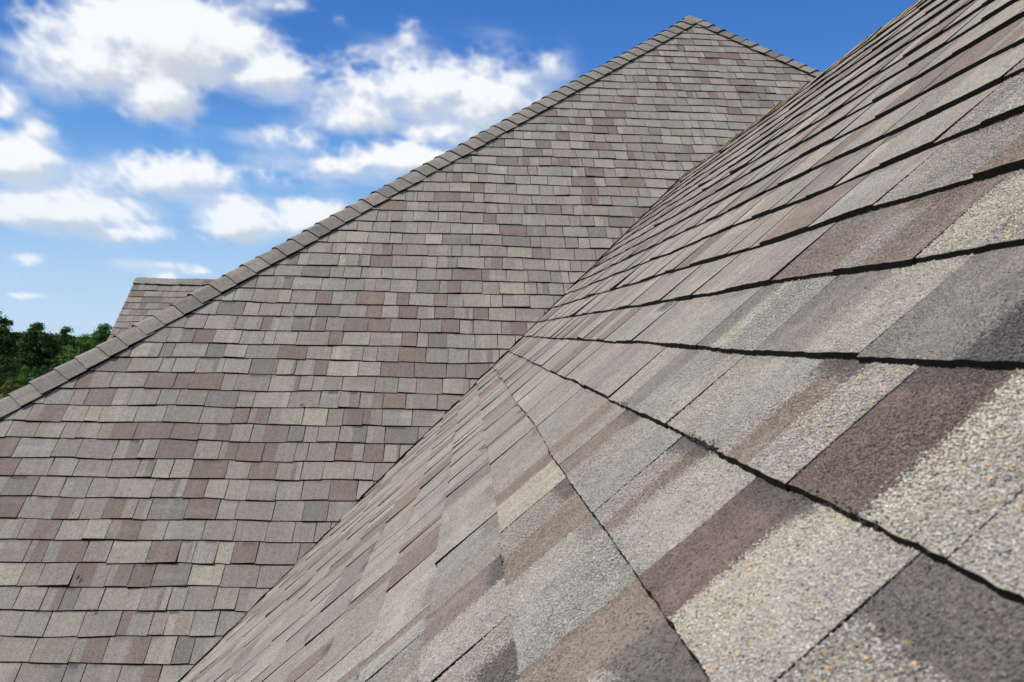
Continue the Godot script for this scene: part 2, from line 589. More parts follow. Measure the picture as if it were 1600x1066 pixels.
func cap(bag: Bag, foot: Vector3, along: Vector3, length: float, pa: Vector3, na: Vector3, pb: Vector3, nb: Vector3, width: float, cell: int, base: float, skirt: float, butt := 0.017) -> void:
	var nc := (na + nb).normalized()
	var shift := Vector2(rng.randf() * 5.0, rng.randf() * 5.0)
	var g := rng.randf_range(0.84, 1.1)
	var tint := Color(g, g, g)
	var co := Vector2(cell % SIDE, cell / SIDE)
	var wa := width + rng.randf_range(-0.006, 0.006)
	var wb := width + rng.randf_range(-0.004, 0.004)
	var across := [-1.0, -0.45, -0.2, -0.08, 0.0, 0.08, 0.2, 0.45, 1.0]
	var turn := rng.randf_range(-0.007, 0.007)
	var rows := []
	for k in 3:
		var f := k / 2.0
		var lift := base + lerpf(butt, 0.002, f)
		var line := []
		for a in across:
			var side: Vector3 = pa * (-a * wa) if a < 0 else pb * (a * wb)
			var nn: Vector3 = nc.lerp(na, smoothstep(0.0, 0.3, -a)) if a < 0 else nc.lerp(nb, smoothstep(0.0, 0.3, a))
			nn = nn.normalized()
			var round_off := -0.010 * (1.0 - smoothstep(0.0, 0.22, absf(a)))
			var p: Vector3 = foot + along * (length * f + turn * a * (1.0 - f)) + side + nn * (lift + round_off)
			line.append([p, nn, Vector2(a * width, f * length) + shift, (co + Vector2(lerpf(0.02, 0.98, a * 0.5 + 0.5), lerpf(0.02, 0.7, f))) / SIDE, tint])
		rows.append(line)
	for k in 2:
		for i in across.size() - 1:
			bag.tri(0, rows[k][i], rows[k][i + 1], rows[k + 1][i + 1])
			bag.tri(0, rows[k][i], rows[k + 1][i + 1], rows[k + 1][i])
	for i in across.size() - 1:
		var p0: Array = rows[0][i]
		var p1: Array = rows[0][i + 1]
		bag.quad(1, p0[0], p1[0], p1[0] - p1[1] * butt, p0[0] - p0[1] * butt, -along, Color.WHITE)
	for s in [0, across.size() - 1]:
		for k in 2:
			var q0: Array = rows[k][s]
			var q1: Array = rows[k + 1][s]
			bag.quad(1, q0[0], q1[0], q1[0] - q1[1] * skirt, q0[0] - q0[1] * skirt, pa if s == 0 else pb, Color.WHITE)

func cap_row(parent: Node3D, called: String, from: Vector3, to: Vector3, na: Vector3, nb: Vector3, step: float, width: float, first: int, last: int, base := 0.012, skirt := 0.018, butt := 0.017) -> void:
	var along := (to - from).normalized()
	var pa := along.cross(na).normalized()
	if pa.y > 0.0: pa = -pa
	var pb := along.cross(nb).normalized()
	if pb.y > 0.0: pb = -pb
	var n := int((to - from).length() / step)
	for i in n:
		var bag := Bag.new()
		cap(bag, from + along * (i * step + rng.randf_range(-0.013, 0.013)) + (na + nb) * (0.002 + 0.003 * wobble.get_noise_1d(i * 17.0)) + (pa - pb) * rng.randf_range(-0.004, 0.004), along, step * 1.35, pa, na, pb, nb, width, rng.randi_range(first, last), base, skirt, butt)
		put(bag, called, parent, [shingle_mat, edge_mat])

# ------------------------------------------------------------------ solid shapes under the shingles

func solid(called: String, parent: Node3D, faces: Array, mat: Material) -> MeshInstance3D:
	# faces: lists of corners, each a flat polygon
	var mid := Vector3.ZERO
	var count := 0
	for f in faces:
		for p in f:
			mid += p
			count += 1
	mid /= count
	var bag := Bag.new()
	for f in faces:
		var nn: Vector3 = (f[1] - f[0]).cross(f[2] - f[0]).normalized()
		if nn.dot(f[0] - mid) < 0.0:
			nn = -nn
		for i in range(1, f.size() - 1):
			bag.tri(0, [f[0], nn, Vector2.ZERO, Vector2.ZERO, Color.WHITE], [f[i], nn, Vector2.RIGHT, Vector2.ZERO, Color.WHITE], [f[i + 1], nn, Vector2.ONE, Vector2.ZERO, Color.WHITE])
	return put(bag, called, parent, [mat, mat], false)

func block(called: String, parent: Node3D, lo: Vector3, hi: Vector3, mat: Material) -> MeshInstance3D:
	var o := MeshInstance3D.new()
	o.name = called
	var b := BoxMesh.new()
	b.size = hi - lo
	b.material = mat
	o.mesh = b
	o.position = (lo + hi) * 0.5 - parent.position
	parent.add_child(o, true)
	return o

# ------------------------------------------------------------------ trees

func leaf_mat(c: Color, called: String) -> StandardMaterial3D:
	var m := StandardMaterial3D.new()
	m.resource_name = called
	m.albedo_color = c.linear_to_srgb()
	m.vertex_color_use_as_albedo = true
	m.roughness = 0.75
	m.metallic_specular = 0.3
	m.backlight_enabled = true
	m.backlight = Color(0.35, 0.4, 0.15)
	return m

func add_leaves(st: Bag, centre: Vector3, radius: Vector3, count: int, leaf: float) -> void:
	for i in count:
		var d := Vector3(rng.randfn(), rng.randfn(), rng.randfn()).normalized()
		var r := pow(rng.randf(), 0.45)
		var p := centre + d * radius * r
		var nn := (d + Vector3(rng.randf_range(-0.8, 0.8), rng.randf_range(-0.3, 0.9), rng.randf_range(-0.8, 0.8))).normalized()
		var a := nn.cross(Vector3(rng.randfn(), rng.randfn(), rng.randfn())).normalized()
		var b := nn.cross(a)
		var l := leaf * rng.randf_range(0.6, 1.3)
		var g := rng.randf_range(0.65, 1.35)
		var col := Color(g * rng.randf_range(0.85, 1.2), g, g * rng.randf_range(0.8, 1.1))
		var p0 := [p - a * l, nn, Vector2.ZERO, Vector2.ZERO, col]
		var p1 := [p + b * l * 0.45, nn, Vector2.ZERO, Vector2.ZERO, col]
		var p2 := [p + a * l, nn, Vector2.ZERO, Vector2.ZERO, col]
		var p3 := [p - b * l * 0.45, nn, Vector2.ZERO, Vector2.ZERO, col]
		st.tri(0, p0, p1, p2)
		st.tri(0, p0, p2, p3)

func limb(st: Bag, a: Vector3, b: Vector3, ra: float, rb: float) -> void:
	var d := (b - a).normalized()
	var s := d.cross(Vector3(0.3, 0.1, 1.0)).normalized()
	var t := d.cross(s)
	for i in 7:
		var x := TAU * i / 7.0
		var y := TAU * (i + 1) / 7.0
		var n0 := s * cos(x) + t * sin(x)
		var n1 := s * cos(y) + t * sin(y)
		var p0 := [a + n0 * ra, n0, Vector2.ZERO, Vector2.ZERO, Color.WHITE]
		var p1 := [a + n1 * ra, n1, Vector2.ZERO, Vector2.ZERO, Color.WHITE]
		var p2 := [b + n1 * rb, n1, Vector2.ZERO, Vector2.ZERO, Color.WHITE]
		var p3 := [b + n0 * rb, n0, Vector2.ZERO, Vector2.ZERO, Color.WHITE]
		st.tri(0, p0, p1, p2)
		st.tri(0, p0, p2, p3)

func tree(called: String, at: Vector3, height: float, spread: float, pointed: float, leaf: Material, bark: Material, label: String, category: String, clumps: int, group := "") -> Node3D:
	var o := thing(called, at, label, category, group)
	var wood := Bag.new()
	var crown := Bag.new()
	var bole := height * 0.25
	var top := at + Vector3(rng.randf_range(-0.2, 0.2), height * 0.8, rng.randf_range(-0.2, 0.2))
	limb(wood, at - Vector3(0, 0.2, 0), at + Vector3(0, bole, 0), height * 0.03, height * 0.022)
	limb(wood, at + Vector3(0, bole, 0), top, height * 0.022, height * 0.006)
	var lobes := []
	for i in 11:
		lobes.append([rng.randf_range(0.05, 0.98), rng.randf() * TAU, rng.randf_range(0.35, 1.0)])
	for i in clumps:
		var lobe: Array = lobes[i % 11]
		var f := clampf(lobe[0] + rng.randfn() * 0.09, 0.0, 1.0)
		var y := lerpf(height * 0.05, height * 0.95, f)
		var wide := spread * lerpf(sin(PI * clampf(f * 0.86 + 0.14, 0.0, 1.0)) + 0.12, 1.05 - f, pointed)
		var ang: float = lobe[1] + rng.randfn() * 0.45
		var rr: float = wide * lobe[2] * rng.randf_range(0.65, 1.12)
		if i % 3 == 0:
			ang = i * 2.4
			f = pow((i + rng.randf()) / clumps, 0.85)
			y = lerpf(height * 0.03, height * 0.8, f)
			rr = wide * sqrt(rng.randf_range(0.05, 0.75))
		var c := at + Vector3(cos(ang) * rr, y, sin(ang) * rr)
		var size := rng.randf_range(0.4, 1.0) * height * 0.11
		if i % 3 == 0:
			limb(wood, at + Vector3(0, y * 0.75 + bole * 0.2, 0), c, height * 0.010, height * 0.003)
		add_leaves(crown, c, Vector3(size * 1.15, size * 0.8, size * 1.15), 90, height * 0.021)
	put(wood, "trunk", o, [bark, bark], false)
	put(crown, "crown", o, [leaf, leaf], false)
	return o

# ------------------------------------------------------------------ the scene

func _ready() -> void:
	rng.seed = 20240611
	# camera
	var cam := Camera3D.new()
	cam.name = "camera"
	cam.rotation_order = EULER_ORDER_YXZ
	cam.rotation = Vector3(PITCH, YAW, ROLL)
	cam.position = Vector3(0, EYE, 0)
	cam.fov = rad_to_deg(2.0 * atan(682.0 / 1024.0 * 0.5 / FOCAL))
	cam.near = 0.02
	cam.far = 12000.0
	var optics := CameraAttributesPhysical.new()
	optics.frustum_focal_length = 24.0 / (682.0 / 1024.0 / FOCAL)
	optics.frustum_focus_distance = 2.2
	optics.frustum_near = 0.02
	optics.frustum_far = 12000.0
	optics.exposure_aperture = 16.0
	cam.attributes = optics
	add_child(cam)
	cam.current = true
	eye_basis = Basis.from_euler(Vector3(PITCH, YAW, ROLL), EULER_ORDER_YXZ)
	# sky and exposure
	var env := Environment.new()
	env.background_mode = Environment.BG_SKY
	var pano := PanoramaSkyMaterial.new()
	pano.panorama = ImageTexture.create_from_image(make_sky())
	var sky := Sky.new()
	sky.sky_material = pano
	env.sky = sky
	env.tonemap_mode = Environment.TONE_MAPPER_LINEAR
	env.tonemap_exposure = 1.06
	env.sdfgi_enabled = true
	env.ssao_enabled = true
	env.ssil_enabled = true
	var we := WorldEnvironment.new()
	we.name = "environment"
	we.environment = env
	add_child(we)
	# sun: high, from the left
	var sun := DirectionalLight3D.new()
	sun.name = "sun"
	sun.light_energy = 1.28
	sun.light_color = Color(1.0, 0.97, 0.93)
	sun.light_angular_distance = 0.5
	sun.shadow_enabled = true
	add_child(sun)
	sun.look_at_from_position(Vector3(-0.58, 0.80, 0.12) * 50.0, Vector3.ZERO)

	wave.seed = 7; wave.frequency = 0.013; wave.fractal_octaves = 2
	wobble.seed = 9; wobble.frequency = 0.010; wobble.fractal_octaves = 2
	make_hero_cells()
	while cells.size() < SIDE * SIDE:
		cells.append(random_cell())
	for i in range(120, 136):
		# the plainer greys that the caps were cut from
		cells[i] = B([[-9.0, [0, 1, 2, 8][i % 4]], [0.55, [1, 2, 1, 6, 8][i % 5]]], [], 7, 0.12)
	for i in range(136, 144):
		# lichen-tinged caps for the wing's ridge
		cells[i] = B([[-9.0, 10 if i % 3 else 4], [0.5, 10 if i % 2 else 1]], [], 7, 0.2)
	make_materials()
	make_ground()
	make_house()
	make_wing()
	make_gable()
	make_trees()
	make_scraps()

func make_scraps() -> void:
	# dry bits of leaf caught on the courses
	var m := StandardMaterial3D.new()
	m.resource_name = "dead_leaf"
	m.albedo_color = srgb(44, 36, 30)
	m.roughness = 0.9
	var hip := hip_slope()
	var wing := wing_slope()
	var spots := [[hip, Vector2(-2.046, -1.953), 0.022, 1.4, "dark curled leaf scrap on a pale shingle low at the left"], [hip, Vector2(-1.91, -2.14), 0.016, 0.5, "small dark leaf scrap under a butt line low at the left"], [hip, Vector2(-1.055, -0.71), 0.020, 0.9, "dark leaf scrap lying midway on the hip roof face"], [wing, Vector2(3.55, -1.62), 0.020, 2.2, "dark leaf scrap on the wing roof near the valley foot"]]
	for e in spots:
		var sl: Slope = e[0]
		var bag := Bag.new()
		var n := 5
		var ax := Vector2(cos(e[3]), sin(e[3]))
		var size: float = e[2] * 0.75
		var grid := []
		for i in n + 1:
			var f := float(i) / n
			var half := size * 0.42 * sin(PI * clampf(f, 0.06, 0.94)) * rng.randf_range(0.8, 1.2)
			var line := []
			for j in 3:
				var q: Vector2 = e[1] + ax * (f - 0.5) * size * 2.0 + ax.orthogonal() * half * (j - 1)
				line.append([sl.at(q, 0.015 + 0.25 * size * absf(j - 1.0) + 0.2 * size * pow(f * 2.0 - 1.0, 2.0)), sl.n, Vector2.ZERO, Vector2.ZERO, Color.WHITE])
			grid.append(line)
		for i in n:
			for j in 2:
				bag.tri(0, grid[i][j], grid[i + 1][j], grid[i + 1][j + 1])
				bag.tri(0, grid[i][j], grid[i + 1][j + 1], grid[i][j + 1])
		var o := MeshInstance3D.new()
		o.name = "leaf_scrap"
		var at := bag.middle()
		o.mesh = bag.mesh([m, m], at)
		o.position = at
		add_child(o, true)
		tag(o, e[4], "leaf", "dry leaf scraps on the roofs")

# cells 0..39 belong to the big tabs close to the lens
var hero := {}

func hero_row(row: int, joints: Array, specs: Array) -> void:
	# joints: distances from far to near; specs: one per tab between them, bands listed from far to near
	var first := cells.size()
	for s in specs:
		cells.append(s)
	hero[row] = [joints, first]

func B(bands: Array, patch := [], tone := 7, stain := 0.16) -> Dictionary:
	return {"bands": bands, "patch": patch, "patch_tone": tone, "stain": stain}

func make_hero_cells() -> void:
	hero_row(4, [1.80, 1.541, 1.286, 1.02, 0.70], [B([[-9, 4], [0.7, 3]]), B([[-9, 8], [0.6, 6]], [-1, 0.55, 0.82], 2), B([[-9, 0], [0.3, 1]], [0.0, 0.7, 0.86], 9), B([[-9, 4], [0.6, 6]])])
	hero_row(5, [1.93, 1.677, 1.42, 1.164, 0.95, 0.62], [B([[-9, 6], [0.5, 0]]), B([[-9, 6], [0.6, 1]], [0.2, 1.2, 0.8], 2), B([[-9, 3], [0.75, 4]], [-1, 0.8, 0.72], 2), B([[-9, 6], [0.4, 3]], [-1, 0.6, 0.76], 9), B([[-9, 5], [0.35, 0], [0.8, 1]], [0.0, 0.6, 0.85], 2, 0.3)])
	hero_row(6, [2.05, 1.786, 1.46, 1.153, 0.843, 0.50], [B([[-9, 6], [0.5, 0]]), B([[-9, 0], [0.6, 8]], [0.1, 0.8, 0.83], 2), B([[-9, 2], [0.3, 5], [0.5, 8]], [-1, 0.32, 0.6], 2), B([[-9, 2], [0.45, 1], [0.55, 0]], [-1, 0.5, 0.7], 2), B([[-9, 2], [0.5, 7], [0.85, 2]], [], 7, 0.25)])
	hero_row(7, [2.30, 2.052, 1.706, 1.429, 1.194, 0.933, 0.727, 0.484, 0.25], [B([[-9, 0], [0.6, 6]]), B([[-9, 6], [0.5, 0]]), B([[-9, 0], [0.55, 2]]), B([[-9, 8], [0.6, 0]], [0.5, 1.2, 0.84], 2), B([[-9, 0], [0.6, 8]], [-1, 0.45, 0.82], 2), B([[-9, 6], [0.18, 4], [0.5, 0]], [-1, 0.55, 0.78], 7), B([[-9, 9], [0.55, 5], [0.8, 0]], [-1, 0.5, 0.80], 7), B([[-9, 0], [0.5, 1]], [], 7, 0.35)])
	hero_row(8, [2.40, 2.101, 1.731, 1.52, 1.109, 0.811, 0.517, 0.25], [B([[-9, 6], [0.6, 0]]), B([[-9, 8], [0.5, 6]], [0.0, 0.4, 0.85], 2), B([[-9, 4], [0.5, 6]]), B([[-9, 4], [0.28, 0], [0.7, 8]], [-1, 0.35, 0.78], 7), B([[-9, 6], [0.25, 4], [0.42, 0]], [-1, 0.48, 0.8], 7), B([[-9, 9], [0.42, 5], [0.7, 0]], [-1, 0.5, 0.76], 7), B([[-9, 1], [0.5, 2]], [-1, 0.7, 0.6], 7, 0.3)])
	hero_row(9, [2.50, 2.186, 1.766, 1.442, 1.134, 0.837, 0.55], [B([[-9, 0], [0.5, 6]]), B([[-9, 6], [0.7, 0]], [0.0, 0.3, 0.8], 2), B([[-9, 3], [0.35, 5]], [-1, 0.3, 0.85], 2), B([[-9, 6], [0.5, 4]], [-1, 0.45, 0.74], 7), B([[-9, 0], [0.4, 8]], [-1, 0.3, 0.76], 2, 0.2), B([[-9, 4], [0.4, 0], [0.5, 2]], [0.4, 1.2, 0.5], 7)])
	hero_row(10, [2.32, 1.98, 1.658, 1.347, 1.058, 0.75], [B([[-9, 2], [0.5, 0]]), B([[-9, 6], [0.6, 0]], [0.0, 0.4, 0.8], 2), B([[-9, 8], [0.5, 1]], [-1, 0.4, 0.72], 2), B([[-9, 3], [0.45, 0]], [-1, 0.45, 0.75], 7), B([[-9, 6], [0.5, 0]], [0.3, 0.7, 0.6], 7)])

func make_ground() -> void:
	var m := StandardMaterial3D.new()
	m.resource_name = "lawn"
	var nt := NoiseTexture2D.new()
	var fn := FastNoiseLite.new()
	fn.seed = 31; fn.frequency = 0.03; fn.fractal_octaves = 5
	nt.noise = fn; nt.width = 512; nt.height = 512; nt.seamless = true
	var g := Gradient.new()
	g.offsets = PackedFloat32Array([0.2, 0.8])
	g.colors = PackedColorArray([srgb(44, 74, 28), srgb(74, 104, 40)])
	nt.color_ramp = g
	m.albedo_texture = nt
	m.uv1_triplanar = true
	m.uv1_world_triplanar = true
	m.uv1_scale = Vector3.ONE * 0.08
	m.roughness = 0.95
	# level round the house, then falling away into a wide valley
	var bag := Bag.new()
	var rings := [0.0, 12.0, 40.0, 80.0, 130.0, 190.0, 280.0, 450.0, 800.0, 1600.0, 3000.0, 5000.0]
	var drop := func(r: float) -> float: return -0.0110 * maxf(0.0, r - 170.0) * smoothstep(170.0, 420.0, r)
	var n := 48
	for k in rings.size() - 1:
		for i in n:
			var a := TAU * i / n
			var b := TAU * (i + 1) / n
			var y0: float = drop.call(rings[k])
			var y1: float = drop.call(rings[k + 1])
			var p0 := Vector3(cos(a) * rings[k], y0, sin(a) * rings[k])
			var p1 := Vector3(cos(b) * rings[k], y0, sin(b) * rings[k])
			var p2 := Vector3(cos(b) * rings[k + 1], y1, sin(b) * rings[k + 1])
			var p3 := Vector3(cos(a) * rings[k + 1], y1, sin(a) * rings[k + 1])
			for t in [[p0, p2, p3], [p0, p1, p2]]:
				if t[0].is_equal_approx(t[1]) or t[1].is_equal_approx(t[2]):
					continue
				bag.tri(0, [t[0], Vector3.UP, Vector2.ZERO, Vector2.ZERO, Color.WHITE], [t[1], Vector3.UP, Vector2.ZERO, Vector2.ZERO, Color.WHITE], [t[2], Vector3.UP, Vector2.ZERO, Vector2.ZERO, Color.WHITE])
	var o := MeshInstance3D.new()
	o.name = "ground"
	o.mesh = bag.mesh([m, m])
	add_child(o)
	tag(o, "green lawn and country around the house", "", "", "structure")

func hip_slope() -> Slope:
	var sl := Slope.new()
	sl.o = Vector3(0, EYE, -Z0)
	sl.u = Vector3.RIGHT
	sl.w = Vector3(0, sin(THETA), -cos(THETA))
	sl.n = Vector3(0, cos(THETA), sin(THETA))
	sl.phase = 311.0
	return sl

func wing_slope() -> Slope:
	var sl := Slope.new()
	sl.o = Vector3(X0, EYE, 0)
	sl.u = Vector3(0, 0, -1)
	sl.w = Vector3(cos(ALPHA), sin(ALPHA), 0)
	sl.n = Vector3(-sin(ALPHA), cos(ALPHA), 0)
	sl.phase = 1777.0
	sl.wave_size = 0.0045
	sl.gap = 0.0024
	sl.thin = 0.0086
	sl.loose = 0.7
	return sl

func valley_u(t: float) -> float:
	# across the hip end, where the wing's slope meets it
	return X0 + t * sin(THETA) / tan(ALPHA)

func make_house() -> void:
	var sl := hip_slope()
	var house := thing("house", Vector3(0, 0, -11), "tall hip roof of grey, tan and mauve shingles rising to a pointed peak", "house")
	var te := EAVE / sin(THETA)
	var left_at := func(t: float) -> float: return APEX.x - (APEX.y - t) / 1.11
	var right_at := func(t: float) -> float: return APEX.x + (APEX.y - t) / 1.087
	var ridge_y := (RIDGE_X - X0) * tan(ALPHA)
	var tr := ridge_y / sin(THETA)
	var inside := PackedVector2Array([Vector2(left_at.call(te), te)])
	for i in 90:
		# trimmed by hand along the valley
		var t := lerpf(te, tr, i / 89.0)
		inside.append(Vector2(valley_u(t) - 0.016 + rng.randf_range(-0.008, 0.006), t))
	inside.append_array(PackedVector2Array([Vector2(right_at.call(tr), tr), APEX]))
	# the solid roof below the shingles and the walls that carry it
	var cor := func(u: float, t: float) -> Vector3: return sl.at(Vector2(u, t), -0.004)
	var apex: Vector3 = cor.call(APEX.x, APEX.y)
	var el: Vector3 = cor.call(left_at.call(te), te)
	var er: Vector3 = cor.call(right_at.call(te), te)
	var back := -19.0
	var apex_b := Vector3(apex.x, apex.y, back)
	var bl := Vector3(el.x, el.y, back)
	var br := Vector3(er.x, er.y, back)
	solid("roof_deck", house, [[el, er, apex], [el, apex, apex_b, bl], [er, br, apex_b, apex], [bl, apex_b, br], [el, bl, br, er]], deck_mat)
	var wm := StandardMaterial3D.new()
	wm.resource_name = "wall_render"
	wm.albedo_color = srgb(196, 186, 170)
	wm.roughness = 0.9
	block("wall", house, Vector3(el.x + 0.4, 0, back + 0.3), Vector3(er.x - 0.4, el.y - 0.01, el.z - 0.4), wm)
	# courses
	var rows := []
	for k in range(-28, 40):
		var t := T0 - k * COURSE_HIP
		if t < te or t > APEX.y - 0.05:
			continue
		var a: float = left_at.call(t) - 0.05
		var b: float = right_at.call(t + COURSE_HIP) if t > tr - COURSE_HIP else valley_u(t + COURSE_HIP) + 0.1
		if t > tr - COURSE_HIP:
			b = minf(right_at.call(t), 5.3)
		var cuts := cuts_between(a, b, 0.075, 0.225)
		rows.append({"row": k, "t": t, "course": COURSE_HIP, "cuts": cuts, "thick": thick_run(cuts.size()), "cells": any_cells(cuts.size(), 45, 119), "inside": inside})
	lay(house, sl, rows, 300)
	# caps along both hips
	var nm := Vector3(-sin(atan(0.768)), cos(atan(0.768)), 0)
	var nr := Vector3(sin(atan(0.752)), cos(atan(0.752)), 0)
	var from: Vector3 = sl.at(Vector2(left_at.call(te), te), 0.0)
	var tip: Vector3 = sl.at(APEX, 0.0)
	cap_row(house, "hip_cap", from + (tip - from) * 0.16, tip, nm, sl.n, 0.148, 0.15, 120, 135, 0.010, 0.020, 0.018)
	var from_r: Vector3 = sl.at(Vector2(right_at.call(tr + 0.3), tr + 0.3), 0.0)
	cap_row(house, "hip_cap", from_r, tip, sl.n, nr, 0.148, 0.14, 120, 135, 0.010, 0.020, 0.018)

func make_wing() -> void:
	var sl := wing_slope()
	var wing := thing("house_wing", Vector3(0, 0, -1), "near roof slope of coarse weathered shingles climbing to the right", "house wing")
	var se := EAVE / sin(ALPHA)
	var sr := (RIDGE_X - X0) / cos(ALPHA)
	var vu := func(s: float) -> float: return Z0 + s * sin(ALPHA) / tan(THETA)
	var inside := PackedVector2Array([Vector2(-1.5, se)])
	for i in 90:
		var s := lerpf(se, sr, i / 89.0)
		inside.append(Vector2(vu.call(s) - 0.012 + rng.randf_range(-0.010, 0.006), s))
	inside.append(Vector2(-1.5, sr))
	var e0: Vector3 = sl.at(Vector2(-2.5, se), -0.004)
	var e1: Vector3 = sl.at(Vector2(vu.call(se), se), -0.004)
	var r0: Vector3 = sl.at(Vector2(-2.5, sr), -0.004)
	var r1: Vector3 = sl.at(Vector2(vu.call(sr), sr), -0.004)
	var far_x := RIDGE_X * 2.0 - e0.x
	var f0 := Vector3(far_x, e0.y, e0.z)
	var f1 := Vector3(far_x, e1.y, e1.z)
	solid("roof_deck", wing, [[e0, e1, r1, r0], [f0, r0, r1, f1], [e0, r0, f0], [e1, f1, r1], [e0, f0, f1, e1]], deck_mat)
	var wm := StandardMaterial3D.new()
	wm.resource_name = "wall_render"
	wm.albedo_color = srgb(196, 186, 170)
	wm.roughness = 0.9
	block("wall", wing, Vector3(e0.x + 0.4, 0, e1.z + 0.05), Vector3(far_x - 0.4, e0.y - 0.01, e0.z - 0.4), wm)
	var rows := []
	for k in range(-20, 40):
		var t := S0 - k * COURSE_WING
		if t < se or t > sr - 0.06:
			continue
		var cuts: Array
		var used: Array
		if hero.has(k):
			# measured joints: far to near in the list, so turned round here
			var joints: Array = hero[k][0].duplicate()
			joints.reverse()
			var n := joints.size() - 1
			cuts = cuts_between(-0.6, joints[0], 0.14, 0.32)
			used = any_cells(cuts.size() - 1, 45, 119)
			for i in n:
				used.append(hero[k][1] + n - 1 - i)
				cuts.append(joints[i + 1])
			var more := cuts_between(joints[n], vu.call(t + COURSE_WING) + 0.05, 0.10, 0.25)
			more.remove_at(0)
			cuts.append_array(more)
			used.append_array(any_cells(more.size(), 45, 119))
		else:
			cuts = cuts_between(-0.6, vu.call(t + COURSE_WING) + 0.05, 0.10, 0.25)
			used = any_cells(cuts.size(), 45, 119)
		rows.append({"row": k, "t": t, "course": COURSE_WING, "cuts": cuts, "thick": thick_run(cuts.size()), "cells": used, "inside": inside, "flip": true})
	lay(wing, sl, rows, 300)
	# dark grit washed against the course edges
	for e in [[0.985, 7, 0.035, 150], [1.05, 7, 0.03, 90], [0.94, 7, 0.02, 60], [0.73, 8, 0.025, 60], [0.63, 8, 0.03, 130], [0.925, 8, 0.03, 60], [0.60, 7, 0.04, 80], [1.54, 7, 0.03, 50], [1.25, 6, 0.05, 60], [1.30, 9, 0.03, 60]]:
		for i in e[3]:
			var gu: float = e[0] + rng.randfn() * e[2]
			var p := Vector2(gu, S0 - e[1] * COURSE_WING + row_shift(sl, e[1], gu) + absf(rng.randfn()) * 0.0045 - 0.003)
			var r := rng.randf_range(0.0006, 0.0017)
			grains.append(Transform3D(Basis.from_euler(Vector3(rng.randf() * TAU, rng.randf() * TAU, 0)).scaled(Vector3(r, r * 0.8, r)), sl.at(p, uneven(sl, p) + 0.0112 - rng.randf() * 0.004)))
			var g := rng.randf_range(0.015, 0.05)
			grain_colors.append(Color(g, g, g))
	# dirt that has gathered in the valley
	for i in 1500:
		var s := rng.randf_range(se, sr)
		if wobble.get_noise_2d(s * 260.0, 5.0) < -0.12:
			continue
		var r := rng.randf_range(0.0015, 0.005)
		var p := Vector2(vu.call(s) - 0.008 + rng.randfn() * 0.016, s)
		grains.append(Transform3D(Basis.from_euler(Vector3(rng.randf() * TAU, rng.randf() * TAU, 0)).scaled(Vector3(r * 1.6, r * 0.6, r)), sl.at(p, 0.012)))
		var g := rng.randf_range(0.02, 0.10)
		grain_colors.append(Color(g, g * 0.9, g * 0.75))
	var pebble := Bag.new()
	var corner := [Vector3(1.1, 0.1, 0.2), Vector3(-0.9, 0.2, 0.1), Vector3(0.1, 0.9, -0.1), Vector3(-0.1, -1.0, 0.1), Vector3(0.2, 0.0, 1.0), Vector3(-0.1, 0.1, -1.1)]
	for f in [[0, 2, 4], [2, 1, 4], [1, 3, 4], [3, 0, 4], [2, 0, 5], [1, 2, 5], [3, 1, 5], [0, 3, 5]]:
		var nn: Vector3 = (corner[f[0]] + corner[f[1]] + corner[f[2]]).normalized()
		var p := []
		for i in f:
			p.append([corner[i], nn, Vector2.ZERO, Vector2.ZERO, Color.WHITE])
		pebble.tri(0, p[0], p[1], p[2])
	var gm := StandardMaterial3D.new()
	gm.resource_name = "mineral_granule"
	gm.vertex_color_use_as_albedo = true
	gm.roughness = 0.8
	gm.metallic_specular = 0.35
	var mm := MultiMesh.new()
	mm.transform_format = MultiMesh.TRANSFORM_3D
	mm.use_colors = true
	mm.mesh = pebble.mesh([gm, gm])
	mm.instance_count = grains.size()
	for i in grains.size():
		mm.set_instance_transform(i, grains[i].translated(-wing.position))
		mm.set_instance_color(i, grain_colors[i])
	var mi := MultiMeshInstance3D.new()
	mi.name = "loose_granules"
	mi.multimesh = mm
	wing.add_child(mi)
	tag(mi, "", "", "", "stuff")
	# caps on the ridge
	var nb := Vector3(sin(ALPHA), cos(ALPHA), 0)
	var a: Vector3 = sl.at(Vector2(1.5, sr), 0.0)
	var b: Vector3 = sl.at(Vector2(vu.call(sr) + 0.1, sr), 0.0)
	cap_row(wing, "ridge_cap", a, b, sl.n, nb, 0.148, 0.105, 136, 143, 0.003, 0.005, 0.006)

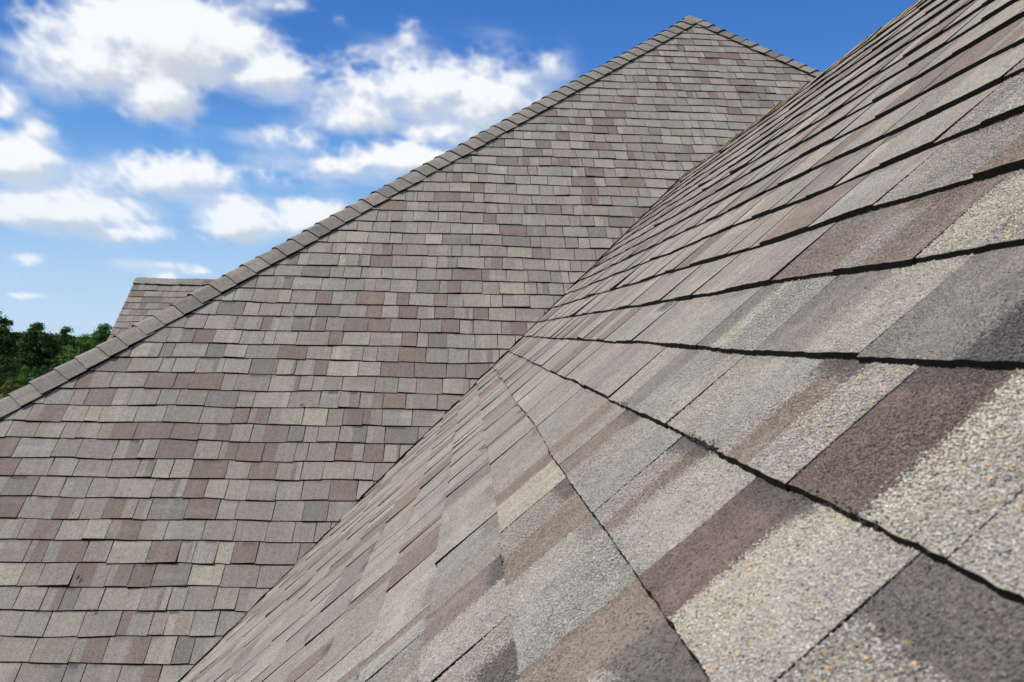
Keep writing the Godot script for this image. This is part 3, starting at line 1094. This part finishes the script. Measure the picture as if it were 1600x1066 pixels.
func make_gable() -> void:
	var ridge := Vector3(-5.07, EYE + 0.71, -13.9)
	var pitch := 0.735
	var sl := Slope.new()
	sl.o = ridge
	sl.u = Vector3.RIGHT
	sl.w = Vector3(0, sin(pitch), -cos(pitch))
	sl.n = Vector3(0, cos(pitch), sin(pitch))
	sl.phase = 4021.0
	var g := thing("gable_wing", Vector3(-3.0, 0, -13.9), "small distant gable roof end with level ridge behind the capped hip", "house wing")
	var reach := 4.0
	var down := 3.4
	var a0 := ridge + Vector3(0.0, -0.006, 0)
	var a1 := a0 + Vector3(reach, 0, 0)
	var f0 := a0 + Vector3(0, -sin(pitch), cos(pitch)) * down
	var f1 := f0 + Vector3(reach + 1.5, 0, 0)
	var b0 := a0 + Vector3(0, -sin(pitch), -cos(pitch)) * down
	var b1 := b0 + Vector3(reach + 1.5, 0, 0)
	solid("roof_deck", g, [[f0, f1, a1, a0], [a0, a1, b1, b0], [f0, a0, b0], [f1, b1, a1], [f0, b0, b1, f1]], deck_mat)
	var wm := StandardMaterial3D.new()
	wm.albedo_color = srgb(196, 186, 170)
	wm.roughness = 0.9
	block("wall", g, Vector3(f0.x + 0.3, 0, b0.z + 0.4), Vector3(f1.x, f0.y - 0.01, f0.z - 0.4), wm)
	var rows := []
	for k in 20:
		var t := -(k + 1) * COURSE_HIP + 0.02
		var cuts := cuts_between(-0.03, reach * 0.8, 0.12, 0.30)
		rows.append({"row": k, "t": t, "course": COURSE_HIP, "cuts": cuts, "thick": thick_run(cuts.size()), "cells": any_cells(cuts.size(), 96, 135), "inside": PackedVector2Array()})
	lay(g, sl, rows, 140)
	cap_row(g, "ridge_cap", ridge + Vector3(-0.03, 0, 0), ridge + Vector3(reach * 0.8, 0, 0), sl.n, Vector3(0, cos(pitch), -sin(pitch)), 0.17, 0.13, 120, 135, 0.012, 0.018, 0.020)

func make_trees() -> void:
	var bark := StandardMaterial3D.new()
	bark.resource_name = "bark"
	bark.albedo_color = srgb(70, 58, 48)
	bark.roughness = 0.95
	var dark := leaf_mat(Color(0.034, 0.080, 0.018), "dark_leaves")
	var mid := leaf_mat(Color(0.070, 0.145, 0.026), "green_leaves")
	var rust := leaf_mat(Color(0.20, 0.17, 0.03), "rusty_leaves")
	var spot := func(sx: float, dist: float) -> Vector3: return Vector3(sx * dist, 0, -dist)
	var belt := "trees beyond the roof"
	tree("broadleaf_tree", spot.call(-0.518, 100.0), 9.4, 2.7, 0.0, dark, bark, "tallest dark green tree at the left edge of the picture", "tree", 130, belt)
	tree("broadleaf_tree", spot.call(-0.470, 96.0), 7.2, 2.7, 0.3, dark, bark, "dark pointed tree in the middle of the tree row", "tree", 150, belt)
	tree("broadleaf_tree", spot.call(-0.440, 112.0), 6.7, 2.6, 0.2, dark, bark, "small dark tree just right of the pointed tree", "tree", 120, belt)
	tree("broadleaf_tree", spot.call(-0.424, 92.0), 6.4, 2.7, 0.15, mid, bark, "broad mid green tree left of the small gable roof", "tree", 150, belt)
	tree("broadleaf_tree", spot.call(-0.398, 100.0), 7.1, 2.5, 0.0, mid, bark, "mid green tree touching the edge of the small gable roof", "tree", 130, belt)
	tree("broadleaf_tree", spot.call(-0.494, 108.0), 6.0, 2.6, 0.1, dark, bark, "low dark tree between the tallest and the pointed tree", "tree", 120, belt)
	tree("broadleaf_tree", spot.call(-0.372, 98.0), 6.6, 2.6, 0.0, mid, bark, "mid green tree mostly hidden behind the small gable roof", "tree", 110, belt)
	tree("broadleaf_tree", spot.call(-0.452, 84.0), 3.9, 2.4, 0.1, dark, bark, "low dark tree right above the capped hip", "tree", 110)
	tree("broadleaf_tree", spot.call(-0.505, 88.0), 4.2, 1.9, 0.1, dark, bark, "low dark tree in front of the tallest tree", "tree", 100)
	tree("bush", spot.call(-0.482, 78.0), 3.3, 1.5, 0.1, mid, bark, "green bush beside the rusty bush above the capped hip", "bush", 80)
	tree("bush", spot.call(-0.500, 76.0), 2.3, 0.9, 0.1, rust, bark, "small yellowish rusty bush above the capped hip at far left", "bush", 50)
	# the far side of the valley: woods that read as one dark line
	var far := Bag.new()
	for i in 520:
		var a := deg_to_rad(rng.randf_range(-62.0, 12.0))
		var r := rng.randf_range(640.0, 760.0)
		var ground := -0.0110 * (r - 170.0)
		var c := Vector3(sin(a) * r, ground + rng.randf_range(1.0, 5.5), -cos(a) * r)
		add_leaves(far, c, Vector3(5.0, 2.6, 5.0), 36, 1.3)
	var o := MeshInstance3D.new()
	o.name = "distant_woods"
	o.mesh = far.mesh([dark, dark])
	add_child(o)
	tag(o, "thin dark line of woods far off below the sky", "woods", "", "stuff")
